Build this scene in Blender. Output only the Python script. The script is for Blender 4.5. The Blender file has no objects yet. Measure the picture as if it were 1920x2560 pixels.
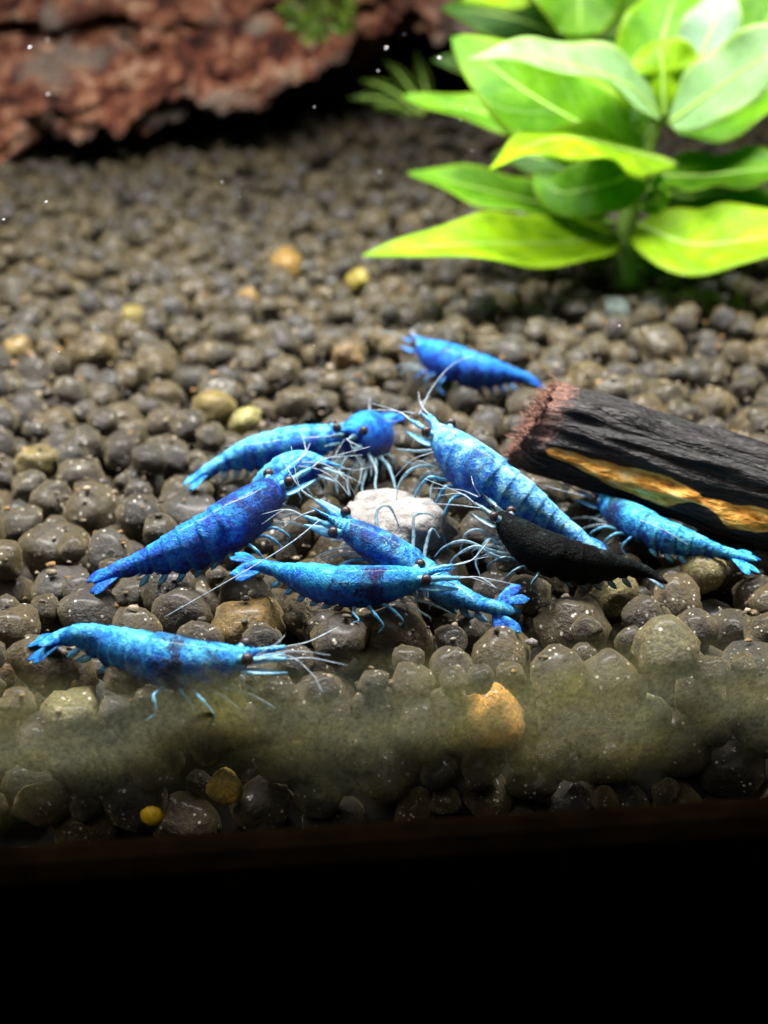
import bpy, bmesh, math, random
import numpy as np
from mathutils import Vector, Matrix, noise

random.seed(7)
rng = np.random.default_rng(7)
sc = bpy.context.scene
C = sc.collection
U = 0.01                      # the script works in centimetres; the scene is in metres

# ------------------------------------------------------------------ camera
CAM_H = 5.2                   # cm above the gravel
PITCH = math.radians(24.5)
F = 2745.0                    # focal length in pixels of the 1920 x 2560 frame
cam = bpy.data.cameras.new('camera')
camo = bpy.data.objects.new('camera', cam)
C.objects.link(camo)
camo.location = (0, 0, CAM_H * U)
camo.rotation_euler = (math.radians(90) - PITCH, 0, 0)
cam.sensor_fit = 'VERTICAL'
cam.sensor_height = 36.0
cam.sensor_width = 27.0
cam.lens = 36.0 * F / 2560.0
cam.clip_start = 0.002
cam.clip_end = 20
cam.dof.use_dof = True
cam.dof.focus_distance = 0.1035
cam.dof.aperture_fstop = 25.0
sc.camera = camo

# ------------------------------------------------------------------ world and lamps
w = bpy.data.worlds.new('World')
sc.world = w
w.use_nodes = True
bg = w.node_tree.nodes['Background']
bg.inputs[0].default_value = (0.95, 0.97, 1.0, 1)
bg.inputs[1].default_value = 0.02

def area(name, loc, target, sx, sy, power, col, spread=math.pi):
    l = bpy.data.lights.new(name, 'AREA')
    l.shape = 'RECTANGLE'; l.size = sx * U; l.size_y = sy * U
    l.energy = power; l.color = col; l.spread = spread
    o = bpy.data.objects.new(name, l); C.objects.link(o)
    o.location = Vector(loc) * U
    o.rotation_euler = (Vector(target) - Vector(loc)).to_track_quat('-Z', 'Y').to_euler()
    return o
# the aquarium's LED bar hangs over the middle of the tank, behind the shrimp
area('aquarium_lamp', (-2, 15.5, 19), (-2, 18, 0), 26, 4, 1.6, (1.0, 0.97, 0.93), math.radians(142))

# added fill lamp, out of view, weakly brightens the front of the tank
area('front_fill_lamp', (-12, -18, 48), (0, 7, -1), 30, 30, 0.6, (1.0, 0.95, 0.88))

sc.view_settings.view_transform = 'Standard'
sc.view_settings.look = 'None'
sc.view_settings.exposure = 0.0
sc.view_settings.gamma = 1.0
sc.cycles.use_denoising = True
sc.cycles.max_bounces = 6
sc.cycles.diffuse_bounces = 3
sc.cycles.transparent_max_bounces = 12
sc.cycles.caustics_reflective = False
sc.cycles.caustics_refractive = False

# ------------------------------------------------------------------ measuring helpers
FWD = np.array([0, math.cos(PITCH), -math.sin(PITCH)])
UPV = np.array([0, math.sin(PITCH), math.cos(PITCH)])
RGT = np.array([1.0, 0, 0])
CAM = np.array([0, 0, CAM_H])
def ray(px, py):
    return FWD + RGT * ((px - 960) / F) + UPV * ((1280 - py) / F)
def at_h(px, py, h):          # the point at height h (cm) seen along a direction
    d = ray(px, py); t = (h - CAM_H) / d[2]
    return CAM + d * t
def at_y(px, py, Y):          # the point at distance Y (cm) into the tank
    d = ray(px, py)
    return CAM + d * (Y / d[1])
def project(P):
    P = np.atleast_2d(P) - CAM
    z = P @ FWD
    return 960 + F * (P @ RGT) / z, 1280 - F * (P @ UPV) / z, z

# ------------------------------------------------------------------ object helpers
def tag(o, label=None, cat=None, group=None, kind=None):
    if label: o['label'] = label
    if cat: o['category'] = cat
    if group: o['group'] = group
    if kind: o['kind'] = kind
    return o
def empty(name, loc):
    o = bpy.data.objects.new(name, None); C.objects.link(o)
    o.empty_display_size = 0.002
    o.location = Vector([float(a) for a in loc]) * U
    return o
def mesh_obj(name, verts, faces, mat, parent=None, origin=(0, 0, 0), smooth=True, attrs=None, uv=None):
    v = (np.asarray(verts, dtype=float) - np.asarray(origin, dtype=float)) * U
    me = bpy.data.meshes.new(name)
    me.from_pydata(v.tolist(), [], faces)
    if smooth: me.polygons.foreach_set('use_smooth', [True] * len(me.polygons))
    for k, arr in (attrs or {}).items():
        a = me.attributes.new(k, 'FLOAT', 'POINT')
        a.data.foreach_set('value', np.asarray(arr, dtype=np.float32))
    me.materials.append(mat)
    me.update()
    o = bpy.data.objects.new(name, me); C.objects.link(o)
    if parent is not None: o.parent = parent
    else: o.location = Vector([float(a) for a in origin]) * U
    return o

def catmull(P, n):
    P = np.asarray(P, dtype=float)
    if len(P) == 2:
        t = np.linspace(0, 1, n)[:, None]
        return P[0] * (1 - t) + P[1] * t
    Q = np.vstack([2 * P[0] - P[1], P, 2 * P[-1] - P[-2]])
    out = []
    m = len(P) - 1
    for i in range(m):
        a, b, c, d = Q[i:i + 4]
        t = np.linspace(0, 1, 24, endpoint=False)[:, None]
        out.append(0.5 * ((2 * b) + (-a + c) * t + (2 * a - 5 * b + 4 * c - d) * t ** 2 + (-a + 3 * b - 3 * c + d) * t ** 3))
    out = np.vstack(out + [P[-1:]])
    s = np.concatenate([[0], np.cumsum(np.linalg.norm(np.diff(out, axis=0), axis=1))])
    q = np.linspace(0, s[-1], n)
    return np.stack([np.interp(q, s, out[:, k]) for k in range(3)], 1)

def unit(v):
    v = np.asarray(v, dtype=float)
    return v / (np.linalg.norm(v) + 1e-12)

def tube(P, R, k=6):
    """a tapered tube along P with radius R at each point"""
    P = np.asarray(P, dtype=float); n = len(P)
    R = np.broadcast_to(np.asarray(R, dtype=float), (n,))
    T = np.gradient(P, axis=0)
    T /= np.linalg.norm(T, axis=1)[:, None] + 1e-12
    ref = np.array([0.31, 0.2, 0.93])
    V = []
    for i in range(n):
        a = unit(np.cross(T[i], ref)); b = np.cross(T[i], a)
        for j in range(k):
            th = 2 * math.pi * j / k
            V.append(P[i] + R[i] * (a * math.cos(th) + b * math.sin(th)))
    Fc = []
    for i in range(n - 1):
        for j in range(k):
            Fc.append((i * k + j, i * k + (j + 1) % k, (i + 1) * k + (j + 1) % k, (i + 1) * k + j))
    Fc.append(tuple(range(k - 1, -1, -1))); Fc.append(tuple(range((n - 1) * k, n * k)))
    return V, Fc
def join(parts):
    V, Fc = [], []
    for v, f in parts:
        o = len(V); V.extend(list(v)); Fc.extend([tuple(i + o for i in q) for q in f])
    return V, Fc
def fbm(p, oct=4, s=1.0):
    return noise.fractal(Vector(p) * s, 1.0, 2.0, oct)

# ------------------------------------------------------------------ node helpers
class NT:
    def __init__(self, name):
        self.m = bpy.data.materials.new(name); self.m.use_nodes = True
        self.t = self.m.node_tree; self.n = self.t.nodes
        self.p = self.n['Principled BSDF']
        self.out = self.n['Material Output']
        tc = self.n.new('ShaderNodeTexCoord')
        mp = self.n.new('ShaderNodeVectorMath'); mp.operation = 'SCALE'; mp.inputs['Scale'].default_value = 100
        self.link(tc.outputs['Object'], mp.inputs[0]); self.co = mp.outputs[0]
    def link(self, a, b): self.t.links.new(a, b)
    def inp(self, node, key, v):
        s = node.inputs[key]
        if hasattr(v, 'links'): self.link(v, s)
        elif v is not None: s.default_value = v if not (isinstance(v, tuple) and len(v) == 3 and s.type == 'RGBA') else (*v, 1)
    def noise(self, scale, detail=4, rough=0.55, co=None, dist=0.0):
        n = self.n.new('ShaderNodeTexNoise'); self.link(co or self.co, n.inputs['Vector'])
        n.inputs['Scale'].default_value = scale; n.inputs['Detail'].default_value = detail
        n.inputs['Roughness'].default_value = rough; n.inputs['Distortion'].default_value = dist
        return n.outputs['Fac']
    def voronoi(self, scale, feature='F1', out='Distance', co=None):
        n = self.n.new('ShaderNodeTexVoronoi'); n.feature = feature; self.link(co or self.co, n.inputs['Vector'])
        n.inputs['Scale'].default_value = scale
        return n.outputs[out]
    def math(self, op, a, b=0.0, clamp=False):
        n = self.n.new('ShaderNodeMath'); n.operation = op; n.use_clamp = clamp
        self.inp(n, 0, a); self.inp(n, 1, b)
        return n.outputs[0]
    def ramp(self, f, stops, interp='LINEAR'):
        n = self.n.new('ShaderNodeValToRGB'); self.link(f, n.inputs[0]); r = n.color_ramp; r.interpolation = interp
        while len(r.elements) < len(stops): r.elements.new(0.5)
        for e, (p, c) in zip(r.elements, stops):
            e.position = p
            e.color = (c, c, c, 1) if not hasattr(c, '__len__') else (*c, 1)
        return n.outputs['Color']
    def mix(self, f, a, b, mode='MIX'):
        n = self.n.new('ShaderNodeMix'); n.data_type = 'RGBA'; n.blend_type = mode; n.clamp_factor = True
        self.inp(n, 0, f); self.inp(n, 6, a); self.inp(n, 7, b)
        return n.outputs[2]
    def attr(self, name, out='Fac'):
        n = self.n.new('ShaderNodeAttribute'); n.attribute_name = name
        return n.outputs[out]
    def bump(self, h, strength, dist_cm, normal=None):
        n = self.n.new('ShaderNodeBump'); self.link(h, n.inputs['Height'])
        n.inputs['Strength'].default_value = strength; n.inputs['Distance'].default_value = dist_cm * U
        if normal is not None: self.link(normal, n.inputs['Normal'])
        return n.outputs['Normal']
    def set(self, **k):
        names = dict(color='Base Color', rough='Roughness', spec='Specular IOR Level', normal='Normal', sheen='Sheen Weight', sheen_rough='Sheen Roughness', sheen_tint='Sheen Tint',
                     coat='Coat Weight', coat_rough='Coat Roughness', alpha='Alpha', metallic='Metallic', trans='Transmission Weight', ior='IOR', sss='Subsurface Weight')
        for a, v in k.items(): self.inp(self.p, names[a], v)
        return self

# ------------------------------------------------------------------ materials
def pebble_mat(name, per_object):
    t = NT(name)
    if per_object:
        oi = t.n.new('ShaderNodeObjectInfo'); base = oi.outputs['Color']; rnd = oi.outputs['Random']
        off = t.n.new('ShaderNodeVectorMath'); off.operation = 'ADD'
        t.n['Vector Math'].inputs['Scale'].default_value = 30; t.link(t.co, off.inputs[0])
        sc_ = t.math('MULTIPLY', rnd, 57.0); t.link(sc_, off.inputs[1]); t.co = off.outputs[0]
    else:
        base = t.attr('pcol', 'Color')
    g1 = t.noise(5, 5, 0.65); g2 = t.noise(24, 5, 0.7)
    c = t.mix(t.ramp(g1, [(0.35, 0.0), (0.7, 1.0)]), t.mix(1.0, base, (0.55, 0.5, 0.48), 'MULTIPLY'), t.mix(1.0, base, (1.35, 1.28, 1.1), 'MULTIPLY'))
    c = t.mix(t.ramp(g2, [(0.42, 0.0), (0.72, 0.85)]), t.mix(1.0, c, (0.62, 0.6, 0.6), 'MULTIPLY'), t.mix(1.0, c, (1.9, 1.8, 1.6), 'MULTIPLY'))
    v = t.math('MULTIPLY', t.voronoi(12), t.math('ADD', t.noise(3, 1), 0.55))
    gate = t.noise(5, 2)
    sp = t.math('MULTIPLY', t.ramp(v, [(0.0, 1.0), (0.17, 1.0), (0.22, 0.0)]), t.ramp(gate, [(0.46, 0.0), (0.56, 0.9)]))
    c = t.mix(sp, c, (0.72, 0.68, 0.58))  # pale quartz grains, also standing in for wet glints in the colour
    h = t.math('ADD', t.math('MULTIPLY', g1, 1.0), t.math('MULTIPLY', g2, 0.5))
    t.set(color=c, rough=t.ramp(g2, [(0.3, 0.6), (0.7, 0.3)]), spec=0.55, normal=t.bump(h, 1.0, 0.06), sheen=0.4, sheen_rough=0.3, sheen_tint=(0.80, 0.66, 0.36), coat=0.16, coat_rough=0.22)
    return t.m
M_PEB = pebble_mat('pebble', True)
M_FILL = pebble_mat('pebble_fill', False)

def shrimp_mat(name, pale, mid, deep, navy=(0.004, 0.008, 0.06), bias=0.0, blotch=(0.27, 0.09, 0.5), bands=0.0, speck=0.5, seed=0.0, spec=0.28, rough=0.42, coat=0.10):
    t = NT(name)
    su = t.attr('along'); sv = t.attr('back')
    off = t.n.new('ShaderNodeVectorMath'); off.operation = 'ADD'; t.link(t.co, off.inputs[0]); off.inputs[1].default_value = (seed, seed * 2, -seed); t.co = off.outputs[0]
    n1 = t.noise(6.5, 3, 0.6); n2 = t.noise(19, 5, 0.7, dist=0.6); n3 = t.noise(50, 3, 0.6)
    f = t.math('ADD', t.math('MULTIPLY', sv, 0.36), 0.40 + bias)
    f = t.math('ADD', f, t.math('MULTIPLY', t.math('SUBTRACT', n1, 0.5), 1.5))
    f = t.math('ADD', f, t.math('MULTIPLY', t.math('SUBTRACT', n2, 0.5), 1.7))
    if bands:
        f = t.math('ADD', f, t.math('MULTIPLY', t.math('SINE', t.math('MULTIPLY', su, 66.0)), bands))
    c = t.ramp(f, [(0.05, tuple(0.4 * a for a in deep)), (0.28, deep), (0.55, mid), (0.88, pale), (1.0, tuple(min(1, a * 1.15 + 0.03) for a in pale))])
    u0, ur, amt = blotch
    nb = t.noise(3.2, 2, 0.5)
    d = t.math('ABSOLUTE', t.math('SUBTRACT', t.math('ADD', su, t.math('MULTIPLY', t.math('SUBTRACT', nb, 0.5), 0.7)), u0))
    g = t.math('SUBTRACT', 1.0, t.math('DIVIDE', d, ur * 1.5), clamp=True)
    g = t.math('ADD', g, t.math('MULTIPLY', t.math('SUBTRACT', n2, 0.5), 2.6))
    g = t.math('ADD', g, t.math('MULTIPLY', t.math('SUBTRACT', n1, 0.5), 1.2))
    g = t.math('MULTIPLY', t.ramp(g, [(0.46, 0.0), (0.56, 1.0)]), amt)
    g = t.math('MULTIPLY', g, t.ramp(d, [(0.0, 1.0), (ur * 1.1, 1.0), (ur * 2.0, 0.0)]))
    g = t.math('MULTIPLY', g, t.ramp(t.noise(4.5, 2, 0.5), [(0.38, 0.55), (0.50, 1.0)]))
    c = t.mix(g, c, navy)
    dots = t.voronoi(24)
    dk = t.math('MULTIPLY', t.ramp(dots, [(0.0, 1.0), (0.18, 1.0), (0.32, 0.0)]), t.ramp(t.noise(5, 2), [(0.46, 0.0), (0.58, 0.75)]))
    c = t.mix(dk, c, tuple(0.3 * a for a in deep))
    v = t.voronoi(30)
    sp = t.math('MULTIPLY', t.ramp(v, [(0.0, 1.0), (0.16, 1.0), (0.3, 0.0)]), t.math('MULTIPLY', t.ramp(n1, [(0.45, 0.0), (0.6, 1.0)]), speck))
    c = t.mix(sp, c, tuple(min(1, a * 1.1 + 0.08) for a in pale))
    seam = t.attr('seam')
    c = t.mix(t.math('MULTIPLY', seam, 0.25), c, tuple(0.35 * a for a in deep))
    c = t.mix(t.math('MULTIPLY', t.attr('margin'), t.math('MULTIPLY', n2, 0.9)), c, pale)
    h = t.math('ADD', n2, t.math('MULTIPLY', n3, 0.6))
    t.set(color=c, rough=rough, spec=spec, normal=t.bump(h, 0.9, 0.03), coat=coat, coat_rough=0.12)
    return t.m
def limb_mat(name, a, b, alpha=1.0, rough=0.35):
    t = NT(name)
    n = t.noise(22, 3, 0.6)
    t.set(color=t.ramp(n, [(0.35, a), (0.65, b)]), rough=rough, spec=0.6, alpha=alpha)
    return t.m
M_EYE = NT('shrimp_eye')
M_EYE.set(color=M_EYE.ramp(M_EYE.noise(40, 2), [(0.4, (0.02, 0.012, 0.014)), (0.7, (0.075, 0.045, 0.045))]), rough=0.35, spec=0.4)
M_EYE = M_EYE.m
M_ANT = limb_mat('antenna', (0.22, 0.32, 0.42), (0.60, 0.72, 0.80), 0.75, 0.3)

# ------------------------------------------------------------------ the tank front: a line in plan, slightly turned
GL = at_h(0, 1775, 0.0); GR = at_h(1920, 1668, 0.0)
def glass_y(x):
    return GL[1] + (GR[1] - GL[1]) * (x - GL[0]) / (GR[0] - GL[0])

# ------------------------------------------------------------------ gravel bed
def surf(x, y):
    z = 0.10 * math.sin(x * 0.55 + 0.6) * math.sin(y * 0.42 + 1.0) * min(1, max(0, (y - 11.5) / 4))
    if y > 16: z += (y - 16) * 0.042
    if y > 38: z += (y - 38) * 0.09
    return z
BACK = 56.0
def in_region(x, y):
    return abs(x) < 0.37 * y + 1.6 and glass_y(x) < y < BACK

CELL = 0.95
grid = {}
peb = []                       # x, y, z, r
def settle(x, y, r, floor):
    z = floor + r
    cx, cy = int(x // CELL), int(y // CELL)
    for i in (cx - 1, cx, cx + 1):
        for j in (cy - 1, cy, cy + 1):
            for k in grid.get((i, j), ()):
                q = peb[k]
                s = (r + q[3]) * 0.93
                d2 = (x - q[0]) ** 2 + (y - q[1]) ** 2
                if d2 < s * s:
                    zz = q[2] + math.sqrt(s * s - d2)
                    if zz > z: z = zz
    return z
def put(x, y, z, r):
    peb.append((x, y, z, r))
    grid.setdefault((int(x // CELL), int(y // CELL)), []).append(len(peb) - 1)
def pour(ya, yb, depth, tries):
    miss = 0
    while miss < tries:
        q = random.random()
        r = random.uniform(0.21, 0.32) if q < 0.66 else (random.uniform(0.32, 0.42) if q < 0.78 else random.uniform(0.10, 0.20))
        best = None
        for _ in range(9):
            y = math.sqrt(random.uniform(ya * ya, yb * yb)) if yb > ya * 1.5 else random.uniform(ya, yb)
            x = random.uniform(-1, 1) * (0.37 * y + 1.6)
            if y < glass_y(x) + r * 0.96: continue
            z = settle(x, y, r, surf(x, y) - depth)
            over = z + r * 0.75 - surf(x, y)
            if over > 0.10: continue
            if best is None or over < best[0]: best = (over, x, y, z)
        if best is None: miss += 1; continue
        put(best[1], best[2], best[3], r)
def pour_face():                                        # the layer that leans against the glass
    miss = 0
    while miss < 220:
        r = random.choice([random.uniform(.2, .33), random.uniform(.22, .30), random.uniform(.12, .2)]); best = None
        for _ in range(10):
            x = random.uniform(-4.4, 4.4); y = glass_y(x) + r * random.uniform(1.0, 1.35)
            z = settle(x, y, r, -2.4); over = z + r * .75
            if over > .08: continue
            if best is None or over < best[0]: best = (over, x, y, z)
        if best is None: miss += 1; continue
        put(best[1], best[2], best[3], r)
pour_face()
pour(7.0, 9.3, 2.4, 260)
pour(9.2, 16, 0.85, 260)
pour(16, 30, 0.7, 260)
pour(30, BACK, 0.6, 160)
peb = np.array(peb)
for qx, qy, r_ in ((1230, 1795, .31), (560, 1970, .17), (185, 1795, .31), (850, 1600, .29), (1665, 1630, .33)):      # the large stones along the glass
    c_ = at_y(qx, qy, 8.0)
    for _ in range(4): c_ = at_y(qx, qy, glass_y(c_[0]) + r_)
    if qy < 1700: c_ = at_h(qx, qy, .0)
    dd = np.linalg.norm(peb[:, :3] - c_, axis=1)
    peb = np.vstack([peb[dd > (peb[:, 3] + r_) * .72], [[*c_, r_]]])
GROUND_XY = peb[:, :2]
def ground_z(x, y):
    d2 = (peb[:, 0] - x) ** 2 + (peb[:, 1] - y) ** 2
    k = d2 < peb[:, 3] ** 2
    if not k.any(): return surf(x, y) - 0.2
    return float((peb[k, 2] + np.sqrt(peb[k, 3] ** 2 - d2[k])).max())

# which pebble shows where (a small picture of pebble numbers seen from the photograph's place)
BW, BH = 240, 320
ids = np.full((BH, BW), -1, dtype=int)
px, py, pz = project(peb[:, :3])
for k in np.argsort(-pz):
    if pz[k] < 1: continue
    rr = F * peb[k, 3] / pz[k] / 8.0
    cx, cy = px[k] / 8.0, py[k] / 8.0
    x0, x1, y0, y1 = int(max(0, cx - rr)), int(min(BW - 1, cx + rr)) + 1, int(max(0, cy - rr)), int(min(BH - 1, cy + rr)) + 1
    if x1 <= x0 or y1 <= y0: continue
    yy, xx = np.mgrid[y0:y1, x0:x1]
    m = (xx + 0.5 - cx) ** 2 + (yy + 0.5 - cy) ** 2 < rr * rr
    ids[y0:y1, x0:x1][m] = k
shown = np.bincount(ids[ids >= 0].ravel(), minlength=len(peb))
order = np.argsort(-shown)
single = set(int(k) for k in order[:300])

PAL = np.array([(0.076, 0.056, 0.025), (0.066, 0.051, 0.028), (0.052, 0.044, 0.034), (0.046, 0.044, 0.054), (0.092, 0.068, 0.028), (0.032, 0.026, 0.021), (0.062, 0.050, 0.032), (0.038, 0.036, 0.040)])
PAL = PAL * np.array([.78, .80, .64])
pcol = PAL[rng.integers(0, len(PAL), len(peb))] * rng.uniform(0.7, 1.25, (len(peb), 1))
AMBER = [(1230, 1790, (0.70, 0.36, 0.05)), (560, 1970, (0.85, 0.62, 0.12)), (600, 1500, (0.30, 0.16, 0.04)), (510, 1005, (0.33, 0.21, 0.06)), (700, 662, (0.50, 0.26, 0.07)), (890, 715, (0.6, 0.42, 0.08)),
         (35, 1660, (0.32, 0.15, 0.04)), (1745, 1385, (0.36, 0.27, 0.14)), (1490, 1480, (0.28, 0.2, 0.08)), (580, 1055, (0.55, 0.45, 0.2)), (20, 870, (0.34, 0.19, 0.05)), (90, 1125, (0.24, 0.16, 0.06)),
         (600, 735, (0.42, 0.22, 0.06)), (320, 780, (0.4, 0.28, 0.08)), (185, 1800, (0.26, 0.20, 0.10)), (1655, 1620, (0.18, 0.14, 0.08)), (850, 885, (0.3, 0.15, 0.06)), (770, 1385, (0.25, 0.17, 0.07)), (1710, 855, (0.055, 0.055, 0.075)), (1640, 745, (0.03, 0.03, 0.03)), (860, 820, (0.045, 0.036, 0.03)), (1555, 745, (0.16, 0.20, 0.27)), (1830, 1000, (0.16, 0.1, 0.05)), (1540, 1820, (0.4, 0.42, 0.25))]
amber_ids = {}
for x, y, c in AMBER:
    k = ids[min(BH - 1, y // 8), min(BW - 1, x // 8)]
    if k >= 0:
        c = (c[0] * .60, c[1] * .76, c[2] * .6) if .1 < c[0] < .7 else c
        pcol[k] = c; amber_ids[int(k)] = c; single.add(int(k))
single = sorted(single, key=lambda k: -shown[k])
single = [k for k in single if k in amber_ids] + [k for k in single if k not in amber_ids]
single = set(single[:300])

def ico(sub):
    bm = bmesh.new(); bmesh.ops.create_icosphere(bm, subdivisions=sub, radius=1.0)
    V = np.array([v.co[:] for v in bm.verts]); Fc = [tuple(v.index for v in f.verts) for f in bm.faces]
    bm.free(); return V, Fc
def lumpy(sub, seed, n=1):
    V, Fc = ico(sub)
    r = random.Random(seed)
    off = Vector((r.uniform(-50, 50), r.uniform(-50, 50), r.uniform(-50, 50)))
    planes = [(unit([r.gauss(0, 1) for _ in range(3)]), r.uniform(0.72, 0.93)) for _ in range(r.choice([1, 2, 4, 7, 10]))]
    out = []
    for v in V:
        for nrm, d in planes:
            e = v @ nrm - d
            if e > 0: v = v - nrm * e * 0.8
        s = 1 + 0.26 * noise.noise(Vector(v) * 1.1 + off) + 0.11 * noise.noise(Vector(v) * 2.9 + off)
        if sub > 2: s += 0.04 * noise.noise(Vector(v) * 7 + off)
        out.append(v * s)
    out = np.array(out)
    out *= np.array([r.uniform(0.95, 1.2), r.uniform(0.88, 1.08), r.uniform(0.8, 0.98)])
    return out, Fc
def rot(a, b, c):
    return np.array(Matrix.Rotation(a, 3, 'Z') @ Matrix.Rotation(b, 3, 'X') @ Matrix.Rotation(c, 3, 'Y'))

t = NT('tank_soil'); t.set(color=t.ramp(t.noise(6), [(0.3, (0.012, 0.010, 0.008)), (0.7, (0.03, 0.025, 0.018))]), rough=0.95)
xs = np.linspace(-26, 26, 40); ys = np.linspace(0, 1, 40)
V = [(x, glass_y(x) + 0.35 + (BACK + 6 - glass_y(x) - 0.35) * y, 0) for y in ys for x in xs]
V = [(x, y, surf(x, y) - (0.75 if y > 10 else 0.75 + (10 - y) * 0.5)) for x, y, z in V]
Fq = [(j * 40 + i, j * 40 + i + 1, (j + 1) * 40 + i + 1, (j + 1) * 40 + i) for j in range(39) for i in range(39)]
n0 = len(V)                                             # a low front so the soil has a body
V += [(x, glass_y(x) + 0.35, -3.2) for x in xs]
Fq += [(n0 + i, n0 + i + 1, i + 1, i) for i in range(39)]
bed = mesh_obj('gravel_bed', V, Fq, t.m)
tag(bed, 'bed of round brown and grey soil pellets on the tank floor', 'gravel', kind='structure')

variants = [lumpy(3, 100 + i) for i in range(16)]
vmesh = []
for i, (v, f) in enumerate(variants):
    me = bpy.data.meshes.new('pebble'); me.from_pydata((v * U).tolist(), [], f)
    me.polygons.foreach_set('use_smooth', [True] * len(f)); me.materials.append(M_PEB); me.update(); vmesh.append(me)
first = None
for k in single:
    o = bpy.data.objects.new('pebble', vmesh[random.randrange(16)])
    C.objects.link(o); o.parent = bed
    o.location = Vector(peb[k, :3].tolist()) * U
    s = float(peb[k, 3]); o.scale = (s, s, s)
    o.rotation_euler = (random.uniform(-0.6, 0.6), random.uniform(-0.6, 0.6), random.uniform(0, 6.28))
    o.color = (*[float(a) for a in pcol[k]], 1)
    if k in amber_ids and amber_ids[k][0] > 0.14: o['label'] = 'amber coloured pebble'
# the rest, joined
low = [lumpy(1, 200 + i) for i in range(12)]; midm = [lumpy(2, 300 + i) for i in range(12)]
VV, FF, CC = [], [], []
base_i = 0
for k in range(len(peb)):
    if k in single: continue
    v, f = (midm if shown[k] >= 3 else low)[random.randrange(12)]
    v = v @ rot(random.uniform(0, 6.28), random.uniform(-.6, .6), random.uniform(-.6, .6)).T * peb[k, 3] + peb[k, :3]
    VV.append(v); FF.append(np.array(f) + base_i); base_i += len(v)
    CC.append(np.tile(np.append(pcol[k], 1.0), (len(v), 1)))
grain_pal = np.array([(0.30, 0.26, 0.20), (0.42, 0.38, 0.32), (0.34, 0.20, 0.06), (0.12, 0.10, 0.08), (0.06, 0.055, 0.05), (0.22, 0.22, 0.28), (0.16, 0.13, 0.07)])
for _ in range(2600):
    y = math.sqrt(random.uniform(7.6 ** 2, 22 ** 2)); x = random.uniform(-1, 1) * (0.37 * y + .5)
    if y < glass_y(x) + .05: continue
    r_ = random.choice([.012, .016, .02, .02, .026, .034, .05]) * random.uniform(.8, 1.2)
    v, f = low[random.randrange(12)]
    v = v @ rot(random.uniform(0, 6.28), random.uniform(-3, 3), random.uniform(-3, 3)).T * r_ * np.array([random.uniform(.7, 1.5), 1, .7]) + np.array([x, y, ground_z(x, y) - r_ * .1])
    VV.append(v); FF.append(np.array(f) + base_i); base_i += len(v)
    CC.append(np.tile(np.append(grain_pal[random.randrange(7)], 1.0), (len(v), 1)))
VV = np.vstack(VV) * U; FF = np.vstack(FF); CC = np.vstack(CC)
me = bpy.data.meshes.new('pebble_fill')
me.vertices.add(len(VV)); me.vertices.foreach_set('co', VV.ravel())
me.loops.add(FF.size); me.loops.foreach_set('vertex_index', FF.ravel().astype(np.int32))
me.polygons.add(len(FF)); me.polygons.foreach_set('loop_start', np.arange(0, FF.size, 3, dtype=np.int32)); me.polygons.foreach_set('loop_total', np.full(len(FF), 3, dtype=np.int32))
me.polygons.foreach_set('use_smooth', np.ones(len(FF), dtype=bool))
ca = me.color_attributes.new('pcol', 'FLOAT_COLOR', 'POINT'); ca.data.foreach_set('color', CC.ravel().astype(np.float32))
me.materials.append(M_FILL); me.update(calc_edges=True)
fill = bpy.data.objects.new('pebbles', me); C.objects.link(fill); fill.parent = bed; fill['kind'] = 'stuff'

# ------------------------------------------------------------------ the tank: dark back wall and black bottom rim
t = NT('back_wall'); t.set(color=t.ramp(t.noise(0.2), [(0.4, (0.003, 0.004, 0.004)), (0.7, (0.006, 0.008, 0.007))]), rough=0.9, spec=0.1)
bw = mesh_obj('back_wall', [(-45, BACK + 1, -3), (45, BACK + 1, -3), (45, BACK + 1, 34), (-45, BACK + 1, 34), (-45, BACK + 2, -3), (45, BACK + 2, -3), (45, BACK + 2, 34), (-45, BACK + 2, 34)],
              [(0, 1, 2, 3), (5, 4, 7, 6), (3, 2, 6, 7), (1, 0, 4, 5), (0, 3, 7, 4), (2, 1, 5, 6)], t.m, smooth=False)
tag(bw, 'dark black back wall of the aquarium behind the driftwood', 'wall', kind='structure')
t = NT('rim_plastic'); t.set(color=t.ramp(t.noise(3, 4), [(0.3, (0.0012, 0.0007, 0.0003)), (0.7, (0.003, 0.0018, 0.0008))]), rough=0.9, spec=0.0, normal=t.bump(t.noise(20), 0.2, 0.02))
FL = at_y(-300, 2150, 5.7); FR = at_y(2220, 1985, 6.0)
V, Fq = [], []
for i in range(41):
    f = i / 40; e = FL + (FR - FL) * f + (FR - FL) * (f - .5) * .8
    g = glass_y(e[0])
    ring = [(e[0], g + .02, -5.2), (e[0], g + .02, e[2] - 2.4), (e[0], e[1] + .30, e[2] - 2.3), (e[0], e[1] + .26, e[2] - .4), (e[0], e[1] + .2, e[2] - .16), (e[0], e[1] + .1, e[2] - .04), (e[0], e[1], e[2]), (e[0], e[1] - .1, e[2] - .03), (e[0], e[1] - .18, e[2] - .12), (e[0], e[1] - .22, e[2] - .3), (e[0], e[1] - .25, -5.2)]
    V += ring
n = len(ring)
for i in range(40):
    for j in range(n): Fq.append((i * n + j, (i + 1) * n + j, (i + 1) * n + (j + 1) % n, i * n + (j + 1) % n))
Fq += [tuple(range(n)), tuple(range(40 * n + n - 1, 40 * n - 1, -1))]
rim = mesh_obj('tank_rim', V, Fq, t.m, smooth=False)
tag(rim, 'black plastic bottom rim of the aquarium below the gravel', 'rim')

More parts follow.
